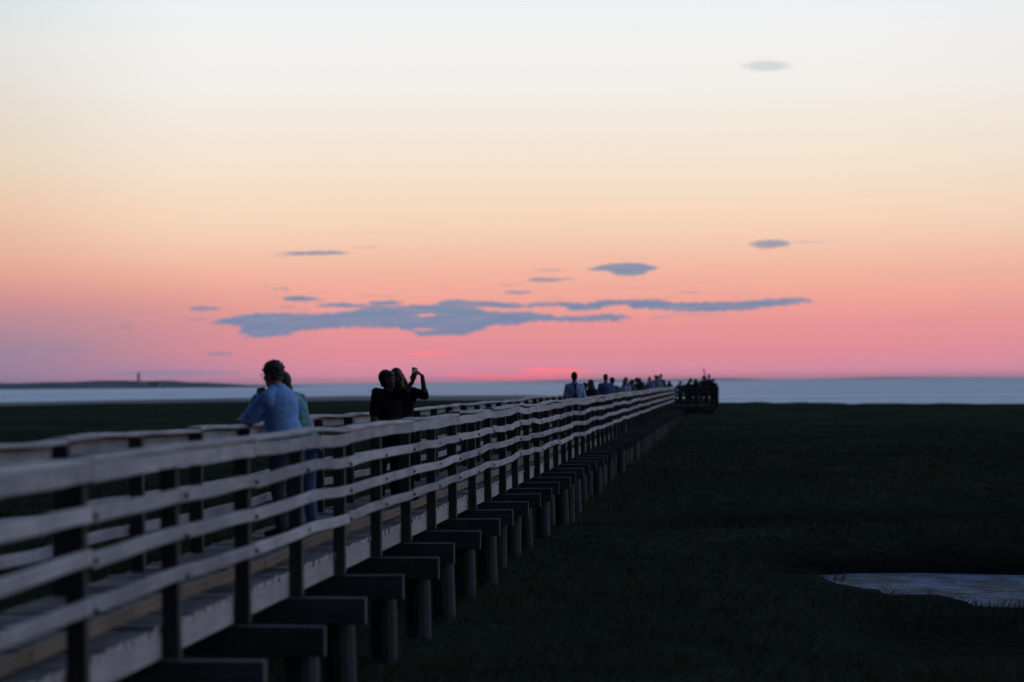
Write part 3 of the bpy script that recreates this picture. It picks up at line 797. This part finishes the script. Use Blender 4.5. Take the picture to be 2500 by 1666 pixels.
def shoe_mesh(J, n, vox):
    k = J['k']; bm = bmesh.new(); a = J['a'+n]; d = J['ft'+n]; sd = d.cross(UPV)
    c = V3((a.x, a.y, 0))
    loft(bm, [(c - d*.085*k + UPV*.04*k, sd*.030*k, UPV*.040*k), (c - d*.05*k + UPV*.052*k, sd*.040*k, UPV*.052*k), (c + d*.04*k + UPV*.045*k, sd*.044*k, UPV*.045*k),
              (c + d*.12*k + UPV*.034*k, sd*.048*k, UPV*.034*k), (c + d*.18*k + UPV*.026*k, sd*.034*k, UPV*.025*k)], 14)
    return remesh(bm, 'shoe', vox, 2)
def hair_mesh(J, style, vox, seed=1):
    k = J['k'] ** .5; c = J['head']; hf, hu, hr = head_frame(J); bm = bmesh.new(); r = random.Random(seed)
    ellipsoid(bm, c + hu*.040*k - hf*.024*k, hr*.083*k, hf*.094*k, hu*.094*k, 16, 12)
    ellipsoid(bm, c - hu*.025*k - hf*.050*k, hr*.074*k, hf*.058*k, hu*.075*k, 14, 10)
    if style == 'curly':
        for i in range(360):
            th = r.uniform(0, 6.283); ph = r.uniform(-.35, 1.0)
            d = hr * math.cos(th) * math.sqrt(1 - ph*ph) * .092 + hf * math.sin(th) * math.sqrt(1 - ph*ph) * .106 + hu * ph * .106
            if hf.dot(d) > .055 and hu.dot(d) < .03: continue
            if hu.dot(d) < -.01 and hf.dot(d) > .02: continue
            p = c + d * k * r.uniform(.94, 1.07) + hu * .030 - hf * .016
            q = r.uniform(.008, .015); capsule(bm, p, p + V3((r.gauss(0, .010), r.gauss(0, .010), r.gauss(0, .008))), q, q * .8, 6)
    if style in ('long', 'pony'):
        N = J['neck'] - J['t'] * (.12 if style == 'long' else .06) - J['f'] * .085
        for s in ((-1, -.5, 0, .5, 1) if style == 'long' else (0,)):
            top = c + hr * s * .066 - hf * (.075 - .05 * abs(s)) + hu * .02
            bot = N + J['r'] * s * .10 + J['f'] * (.11 * (abs(s) ** 2))
            mid = top.lerp(bot, .5) + hr * s * .022
            capsule(bm, top, mid, .045, .045); capsule(bm, mid, bot, .045, .022)
        if style == 'long':
            for i in range(26):
                s = r.uniform(-1, 1); top = c + hr * s * .075 - hf * (.07 - .06 * abs(s)) + hu * r.uniform(-.03, .05)
                bot = N + J['r'] * s * .13 + J['f'] * (.12 * abs(s)) + V3((0, 0, r.uniform(-.06, .04)))
                capsule(bm, top, bot, .014, .009, 6)
    if style == 'bun': ellipsoid(bm, c + hu*.05 - hf*.125, hr*.045, hf*.045, hu*.045)
    if style == 'fringe':
        ellipsoid(bm, c + hu*.036*k - hf*.034*k, hr*.094*k, hf*.098*k, hu*.104*k, 16, 12)
        ellipsoid(bm, c + hu*.072*k + hf*.030*k, hr*.074*k, hf*.058*k, hu*.050*k, 16, 12)
        for i in range(30):
            s = r.uniform(-1, 1); p = c + hr * s * .07 - hf * .02 + hu * .09
            capsule(bm, p, c + hr * s * .085 - hf * r.uniform(.02, .09) - hu * r.uniform(.02, .09), .022, .014, 6)
    return remesh(bm, 'hair', vox, 1)
def cap_mesh(J, vox):
    k = J['k'] ** .5; c = J['head']; hf, hu, hr = head_frame(J); bm = bmesh.new()
    ellipsoid(bm, c + hu*.062*k - hf*.012*k, hr*.086*k, hf*.104*k, hu*.070*k, 16, 10)
    loft(bm, [(c + hu*.058*k + hf*.06*k, hr*.072, hu*.008), (c + hu*.050*k + hf*.12*k, hr*.066, hu*.007), (c + hu*.042*k + hf*.165*k, hr*.038, hu*.006)], 14)
    return remesh(bm, 'cap', vox, 1)
M_SKIN = plain('skin', (.34, .20, .15), .6, 30, .3, .12)
M_SKIN2 = plain('darkened_skin', (.16, .09, .065), .6, 30, .3, .12)  # darker copy of skin: shade on the selfie couple put into the colour
M_HAIR = plain('dark_hair', (.018, .015, .015), .6, 120, .4, .6)
M_GREY = plain('greying_hair', (.075, .07, .07), .7, 160, .3, .7)
M_FAIR = plain('fair_hair', (.16, .12, .08), .7, 120, .3, .5)
M_SHOE = plain('dark_shoe', (.02, .02, .022), .6, 20)
def cloth(name, c, amp=.10, nz=5.0, bs=.5, bd=.022):
    m, nb, p = mat(name)
    g = nb.nt.nodes.new('ShaderNodeTexCoord').outputs['Object']
    n = nb.noise(nb.mapping(g, (1, 1, 1.6)), nz, 4, .55, dist=.8); n2 = nb.noise(g, 60, 2)
    nb.L.new(nb.mix(nb.remap(n, .3, .7), tuple(x * (1 - amp) for x in c), tuple(min(1, x * (1 + amp)) for x in c)), p.inputs['Base Color'])
    p.inputs['Roughness'].default_value = .95; p.inputs['Specular IOR Level'].default_value = .1
    bump(nb, p, nb.m('ADD', n, nb.m('MULTIPLY', n2, .05)), bs, bd)
    return m
C_BLUE = cloth('blue_shirt_cloth', (.215, .40, .80), .03, 5, .35)
C_PALE = cloth('pale_blue_cloth', (.34, .46, .78))
C_MID = cloth('mid_blue_cloth', (.10, .17, .40))
C_NAVY = cloth('navy_cloth', (.025, .035, .085))
C_BLACK = cloth('black_cloth', (.014, .014, .018))
C_DARK = cloth('charcoal_cloth', (.04, .04, .05))
C_TEAL = cloth('dark_green_cloth', (.03, .08, .075))
C_GREYP = cloth('grey_denim', (.10, .11, .145))
C_JEAN = cloth('faded_denim', (.13, .18, .35))
C_DJEAN = cloth('dark_denim', (.03, .04, .08))
C_PURP = cloth('plum_cloth', (.10, .07, .16))
C_WHITE = cloth('white_cloth', (.55, .62, .80))
m_td, nb, p = mat('tie_dye_cloth')
g = nb.nt.nodes.new('ShaderNodeTexCoord').outputs['Object']
n = nb.noise(nb.mapping(g, (1, 1, 1.3)), 4.2, 3, .5, dist=1.2)
nb.L.new(nb.ramp(n, [(.30, (.05, .10, .34)), (.42, (.10, .26, .55)), (.5, (.10, .24, .20)), (.58, (.20, .36, .30)), (.66, (.30, .48, .62)), (.75, (.06, .16, .13))]), p.inputs['Base Color'])
p.inputs['Roughness'].default_value = .95
C_TIE = m_td
def person(label, loc, J, shirt, trousers, hair='short', hairm=None, sleeve=1.85, g=1.0, vox=.013, inf=.014, group=None, skin=None, cap=None, hem=-.10, tl=1.0, seed=1):
    arms(J)
    root = tag(empty('person', loc), label, 'person', group)
    link('body', body_mesh(J, g, vox), skin or M_SKIN, root)
    link('shirt', folds(shirt_mesh(J, g, vox, sleeve, inf, hem), .008, off=seed), shirt, root)
    link('trousers', folds(trouser_mesh(J, g, vox, inf, tl), .007, (7, 7, 8), seed), trousers, root)
    for n in 'LR': link('shoe', shoe_mesh(J, n, vox), M_SHOE, root)
    if hair: link('hair', hair_mesh(J, hair, min(vox, .006) if hair == 'curly' else vox, seed), hairm or M_HAIR, root)
    if cap: link('cap', cap_mesh(J, vox), cap, root)
    return root
def at(J, loc, **kw):
    L = V3(loc)
    for kk, v in kw.items():
        J[kk] = V3(v) - L if kk[0] in 'wesp' or kk in ('head', 'neck', 'chest', 'hL', 'hR', 'kL', 'kR', 'aL', 'aR') else v
    return J

# man in the blue shirt, leaning on the far rail
loc = (-4.50, 24.2, DK)
J = skel(1.80, (-.93, .36), .18)
at(J, loc, pel=(-4.50, 24.17, .94), chest=(-4.575, 24.17, 1.41), neck=(-4.590, 24.18, 1.475), head=(-4.63, 24.22, 1.578))
J['t'] = (J['neck'] - J['pel']).normalized()
at(J, loc, sL=(-4.635, 23.98, 1.345), sR=(-4.52, 24.34, 1.375), eL=(-4.835, 24.02, 1.140), wL=(-4.765, 24.13, 1.355), eR=(-4.88, 24.56, 1.150), wR=(-4.955, 24.33, 1.135))
J['hL'] = J['pel'] + J['r'] * -.09 - UPV * .04; J['hR'] = J['pel'] + J['r'] * .09 - UPV * .04
J['hdL'] = V3((.10, .25, .95)); J['hnL'] = V3((.6, .55, -.2)); J['curlL'] = 1.15
J['hdR'] = V3((-.15, -1, .02)); J['hnR'] = V3((0, 0, -1)); J['curlR'] = .3
J['hf'] = V3((-.90, .40, -.10)).normalized()
pa = person('bushy-haired man in glasses and a light blue long-sleeved shirt leaning on the far railing', loc, J, C_BLUE, C_GREYP, 'curly', M_GREY, 1.9, 1.22, .0075, .020, hem=-.16, seed=5)
hf, hu, hr = head_frame(J)
bm = bmesh.new()
for s in (-1, 1):
    c = J['head'] + hf * .108 + hr * s * .034 + hu * .004
    pr_ = None
    for q in range(13):
        a = q * math.pi * 2 / 12; pt = c + hr * .024 * math.cos(a) + hu * .018 * math.sin(a)
        if pr_ is not None: capsule(bm, pr_, pt, .0022, .0022, 5)
        pr_ = pt
    capsule(bm, c + hr * s * .024, J['head'] + hr * s * .088 + hf * .0 + hu * .012, .002, .002, 5)
capsule(bm, J['head'] + hf * .110 + hr * .011 + hu * .006, J['head'] + hf * .110 - hr * .011 + hu * .006, .002, .002, 5)
me = bpy.data.meshes.new('glasses'); bm.to_mesh(me); bm.free()
pa.location.x -= .03
link('glasses', me, plain('spectacle_metal', (.75, .75, .78), .15, 5, .5, .05, 1.0), pa)

# companion in the tie-dye shirt
loc = (-4.45, 25.35, DK)
J = skel(1.68, (-.8, .6), .3)
at(J, loc, pel=(-4.45, 25.3, .905), chest=(-4.60, 25.35, 1.315), neck=(-4.65, 25.38, 1.395), head=(-4.70, 25.40, 1.485))
J['t'] = (J['neck'] - J['pel']).normalized()
at(J, loc, sL=(-4.665, 25.20, 1.315), sR=(-4.52, 25.49, 1.32), eL=(-4.545, 25.12, 1.06), wL=(-4.60, 25.16, .83), eR=(-4.74, 25.62, 1.15), wR=(-4.83, 25.42, 1.12))
J['hL'] = J['pel'] + J['r'] * -.085 - UPV * .04; J['hR'] = J['pel'] + J['r'] * .085 - UPV * .04
J['hdR'] = V3((-.2, -1, 0)); J['hnR'] = V3((0, 0, -1))
J['hf'] = V3((-.85, .5, -.1)).normalized()
person('person in a green and blue tie-dye T-shirt beside the bushy-haired man in blue', loc, J, C_TIE, C_JEAN, 'fringe', M_HAIR, .80, 1.06, .0085, .018, hem=-.17, seed=6).location.x -= .10

# couple taking a selfie
loc = (-4.50, 31.25, DK)
J = skel(1.70, (.45, -.89), 0.0, -.03)
at(J, loc, head=(-4.485, 31.22, 1.525), sR=(-4.625, 31.15, 1.36), sL=(-4.34, 31.33, 1.37), eR=(-4.66, 31.12, 1.06), wR=(-4.57, 31.0, .86), eL=(-4.22, 31.52, 1.14), wL=(-4.34, 31.66, 1.02))
J['hf'] = V3((.96, -.10, .02)).normalized(); J['hu'] = V3((.10, 0, 1))
person('man in a dark T-shirt posing cheek to cheek for the selfie', loc, J, C_BLACK, C_BLACK, 'fringe', M_HAIR, .85, 1.06, .0085, .013, skin=M_SKIN2)
loc = (-4.34, 31.50, DK)
J = skel(1.72, (.6, -.8), 0.0)
at(J, loc, neck=(-4.36, 31.46, 1.44), head=(-4.385, 31.42, 1.555), sR=(-4.455, 31.34, 1.355), sL=(-4.195, 31.54, 1.36), eR=(-4.265, 31.14, 1.345), wR=(-4.135, 31.03, 1.50), eL=(-4.02, 31.36, 1.315), wL=(-4.022, 31.115, 1.570))
J['hf'] = V3((.66, -.75, .05)).normalized(); J['hu'] = V3((-.12, 0, 1))
J['hdR'] = V3((.22, .02, .95)); J['hnR'] = V3((.35, .75, 0)); J['curlR'] = .55
J['hdL'] = V3((-.62, -.25, .62)); J['hnL'] = V3((-.6, .2, -.7)); J['curlL'] = .95
person('woman with long dark hair in a dark top holding up a phone in both hands', loc, J, C_BLACK, C_BLACK, 'long', M_HAIR, 1.25, .98, .0075, .014, seed=3, skin=M_SKIN2)
ph = tag(empty('phone', (-4.118, 31.060, 1.612)), 'pale phone held up by the long-haired woman', 'phone')
ph.rotation_euler = (R_(-6), R_(8), R_(28))
V, Fc = [], []; box(V, Fc, -.037, .037, -.004, .004, -.072, .072)
me = mesh_np('phone_case', V, Fc); bm = bmesh.new(); bm.from_mesh(me); bmesh.ops.bevel(bm, geom=bm.edges[:], offset=.003, segments=2, affect='EDGES'); bm.to_mesh(me); bm.free()
link('case', me, plain('phone_case', (.55, .58, .66), .35, 3, .5, .04), ph)
V, Fc = [], []; box(V, Fc, -.034, -.006, -.0062, -.0042, .036, .066)
link('camera_lens', mesh_np('camera_bump', V, Fc), M_IRON, ph)
V, Fc = [], []; box(V, Fc, -.034, .034, .0042, .0048, -.066, .066)
link('screen', mesh_np('phone_screen', V, Fc), M_IRON, ph)

# the crowd farther along the boardwalk
GR = 'people watching the sunset farther along the boardwalk'
def rail_arms(J, x, out=.05):
    """forearms resting on a railing at height 1.1 in front of the person"""
    for s, n in ((-1, 'L'), (1, 'R')):
        J['w' + n] = J['f'] * .36 + J['r'] * s * .13 + UPV * 1.17
        J['hd' + n] = J['f'] * .6 - J['r'] * s * .6 - UPV * .1; J['hn' + n] = -UPV
    return J
def cam_arms(J):
    for s, n in ((-1, 'L'), (1, 'R')):
        J['w' + n] = J['head'] + J['f'] * .24 + J['r'] * s * .08 - UPV * .06
        J['hd' + n] = UPV * .7 - J['r'] * s * .3; J['hn' + n] = -J['f']; J['curl' + n] = .7
    return J
def hips(J):
    for s, n in ((-1, 'L'), (1, 'R')):
        J['w' + n] = J['pel'] + J['r'] * s * .2 + UPV * .06 + J['f'] * .05; J['pole' + n] = J['r'] * s - J['f'] * .3; J['hd' + n] = -J['r'] * s * .7 + J['f'] * .5
    return J
def lens_bag(parent, J):
    bm = bmesh.new(); c = J['chest'] - J['f'] * .165
    P = [J['neck'] + J['r'] * .05 - J['f'] * .07, c + UPV * -.02, c - UPV * .20, c - UPV * .27]
    for a, q in zip(P, P[1:]): capsule(bm, a, q, .022, .022, 8)
    P = [J['neck'] - J['r'] * .05 - J['f'] * .07, c + UPV * -.02]
    capsule(bm, P[0], P[1], .022, .022, 8)
    me = bpy.data.meshes.new('strap'); bm.to_mesh(me); bm.free(); link('strap', me, C_NAVY, parent)
    bm = bmesh.new(); ellipsoid(bm, c - UPV * .29 - J['f'] * .03, J['r'] * .06, J['f'] * .05, UPV * .075)
    me = bpy.data.meshes.new('pouch'); bm.to_mesh(me); bm.free(); link('pouch', me, C_BLACK, parent)
F0 = (-.25, 1)
J = skel(1.76, F0, 0); pp = person('tall man in a pale blue shirt with a dark strap and pouch on his back', (-4.2, 63.9, DK), J, C_PALE, C_DJEAN, 'short', M_HAIR, .9, 1.28, .011, .022, GR, hem=-.18); lens_bag(pp, J)
J = rail_arms(skel(1.56, (-.9, .5), .12), 0); person('stooped person in black with long greying hair beside the pale-shirted man with the strap', (-4.12, 70.9, DK), J, C_BLACK, C_BLACK, 'long', M_GREY, 1.9, 1.3, .013, .03, GR)
J = rail_arms(skel(1.46, (-.8, .6), .05), 0); person('short dark-clad person half hidden behind the stooped long-haired one', (-4.38, 71.6, DK), J, C_BLACK, C_DJEAN, 'bun', M_HAIR, 1.9, 1.15, .013, .02, GR)
J = skel(1.74, (-.1, 1), .02); person('man in a mid blue shirt with short dark hair beside a shorter woman', (-4.2, 79.6, DK), J, C_MID, C_DJEAN, 'short', M_HAIR, .85, 1.2, .013, .022, GR, hem=-.17)
J = skel(1.63, (-.3, 1), 0, -.04); person('woman with a wavy bob and dark grey top leaning towards the man in mid blue', (-4.08, 82.0, DK), J, C_GREYP, C_DJEAN, 'fringe', M_HAIR, .8, 1.0, .013, .016, GR)
J = skel(1.56, (.1, 1), 0); person('grey-haired woman in a bright white sleeveless top', (-4.05, 90.0, DK), J, C_WHITE, C_DJEAN, 'bun', M_GREY, .12, 1.0, .013, .014, GR, skin=M_SKIN2)
J = rail_arms(skel(1.66, (-.8, .6), .1), 0); person('broad man in a blue jacket behind the woman in the white top', (-4.4, 100.0, DK), J, C_MID, C_DJEAN, 'short', M_HAIR, 1.9, 1.3, .013, .024, GR)
J = rail_arms(skel(1.54, (-.6, .8), .08), 0); person('short person in plum with a rounded head of dark hair', (-4.3, 103.5, DK), J, C_PURP, C_BLACK, 'curly', M_HAIR, 1.9, 1.05, .014, .018, GR)
J = cam_arms(skel(1.64, (-.2, 1), 0)); person('man in black with raised elbows, first of two standing shoulder to shoulder', (-4.15, 103.9, DK), J, C_BLACK, C_BLACK, 'short', M_HAIR, 1.9, 1.2, .014, .02, GR)
J = skel(1.64, (-.5, 1), 0); person('man in charcoal, second of two standing shoulder to shoulder', (-4.3, 111.0, DK), J, C_DARK, C_BLACK, 'short', M_GREY, 1.9, 1.1, .014, .018, GR)
J = rail_arms(skel(1.68, (-.95, .3), .62), 0); person('dark-clad person bent forward low over the far railing', (-4.15, 113.9, DK), J, C_NAVY, C_BLACK, 'short', M_HAIR, 1.9, 1.2, .014, .022, GR)
J = skel(1.70, (.5, 1), 0, .05); person('fair-haired person turned sideways in a pale shirt beyond the bent-over figure', (-4.15, 119.0, DK), J, C_PALE, C_BLACK, 'pony', M_FAIR, .7, 1.05, .014, .018, GR)
J = hips(skel(1.81, (-.2, 1), 0)); person('tall man in navy, left of three heads close together near the end', (-4.3, 134.0, DK), J, C_NAVY, C_DJEAN, 'short', M_HAIR, 1.0, 1.15, .014, .02, GR)
J = skel(1.77, (0, 1), 0); person('man in a pale shirt, middle of three heads close together near the end', (-4.08, 131.0, DK), J, C_PALE, C_DJEAN, 'short', M_GREY, .8, 1.1, .014, .02, GR)
J = skel(1.87, (.2, 1), 0); person('tallest of the three close together near the end, in dark green', (-3.98, 133.0, DK), J, C_TEAL, C_DJEAN, 'short', M_HAIR, .85, 1.0, .014, .018, GR)
GP = 'people on the viewing platform'
J = skel(1.50, (-.6, 1), .25); person('short person hunched just past the end of the nearer railing', (-3.80, 145.6, DK), J, C_BLACK, C_BLACK, 'long', M_HAIR, 1.8, 1.1, .014, .02, GP)
J = cam_arms(skel(1.46, (.4, 1), .05)); person('short person with both hands at the face at the left of the platform', (-3.2, 145.0, DK), J, C_TEAL, C_BLACK, 'bun', M_HAIR, 1.0, 1.0, .014, .016, GP)
J = rail_arms(skel(1.72, (1, .25), .55), 0); person('person bending forward to the right over the platform rail in navy', (-2.85, 146.0, DK), J, C_NAVY, C_BLACK, 'short', M_HAIR, 1.9, 1.2, .014, .022, GP)
J = skel(1.50, (-.3, 1), .1); person('dark figure in front of the one bending over', (-2.60, 145.0, DK), J, C_BLACK, C_BLACK, 'curly', M_HAIR, 1.9, 1.15, .014, .02, GP)
J = skel(1.60, (.2, 1), 0); person('long-haired woman in dark clothes in the middle of the platform', (-2.27, 145.5, DK), J, C_BLACK, C_DJEAN, 'long', M_HAIR, 1.8, 1.1, .014, .02, GP)
J = hips(skel(1.76, (0, 1), 0)); person('upright man in a blue jacket with hands on hips on the platform', (-1.83, 147.0, DK), J, C_NAVY, C_BLACK, 'short', M_HAIR, 1.9, 1.15, .014, .022, GP)
J = skel(1.86, (.2, 1), 0); J['wL'] = J['head'] + V3((-.28, 0, .34)); J['poleL'] = V3((-1, 0, 0)); J['hdL'] = V3((-.5, 0, .85)); J['hnL'] = V3((0, 1, 0)); J['curlL'] = .1
person('slim person raising one arm high above the heads', (-1.48, 146.3, DK), J, C_PURP, C_BLACK, 'short', M_HAIR, .6, .92, .014, .014, GP)
J = skel(1.60, (.1, 1), 0); person('broad dark figure at the right-hand corner of the platform', (-1.22, 145.4, DK), J, C_BLACK, C_BLACK, None, None, 1.9, 1.35, .014, .03, GP, cap=C_BLACK)

# marker buoy far out on the water
by = tag(empty('buoy', (-8.65 * 850 / 57.3 + 0, 850, -1.62)), 'tiny dark buoy floating far out on the water between the men and the couple', 'buoy')
link('float', lathe('buoy_float', [(.3, -.3), (.55, 0), (.5, .35), (.12, .5)], 12), M_IRON, by)
link('mast', lathe('buoy_mast', [(.06, .5), (.05, 1.1)], 8), M_IRON, by)

# ------------------------------------------------------------------ evening air
V, Fc = [], []; box(V, Fc, -14000, 14000, -300, 15000, -3.2, 21)
m_h = bpy.data.materials.new('evening_haze'); m_h.use_nodes = True; t = m_h.node_tree
t.nodes.remove(t.nodes['Principled BSDF'])
pv = t.nodes.new('ShaderNodeVolumePrincipled'); pv.inputs['Color'].default_value = (.72, .84, 1.0, 1); pv.inputs['Density'].default_value = 4.5e-5
t.links.new(pv.outputs[0], t.nodes['Material Output'].inputs['Volume'])
tag(link('haze', mesh_np('haze', V, Fc), m_h), kind='stuff')
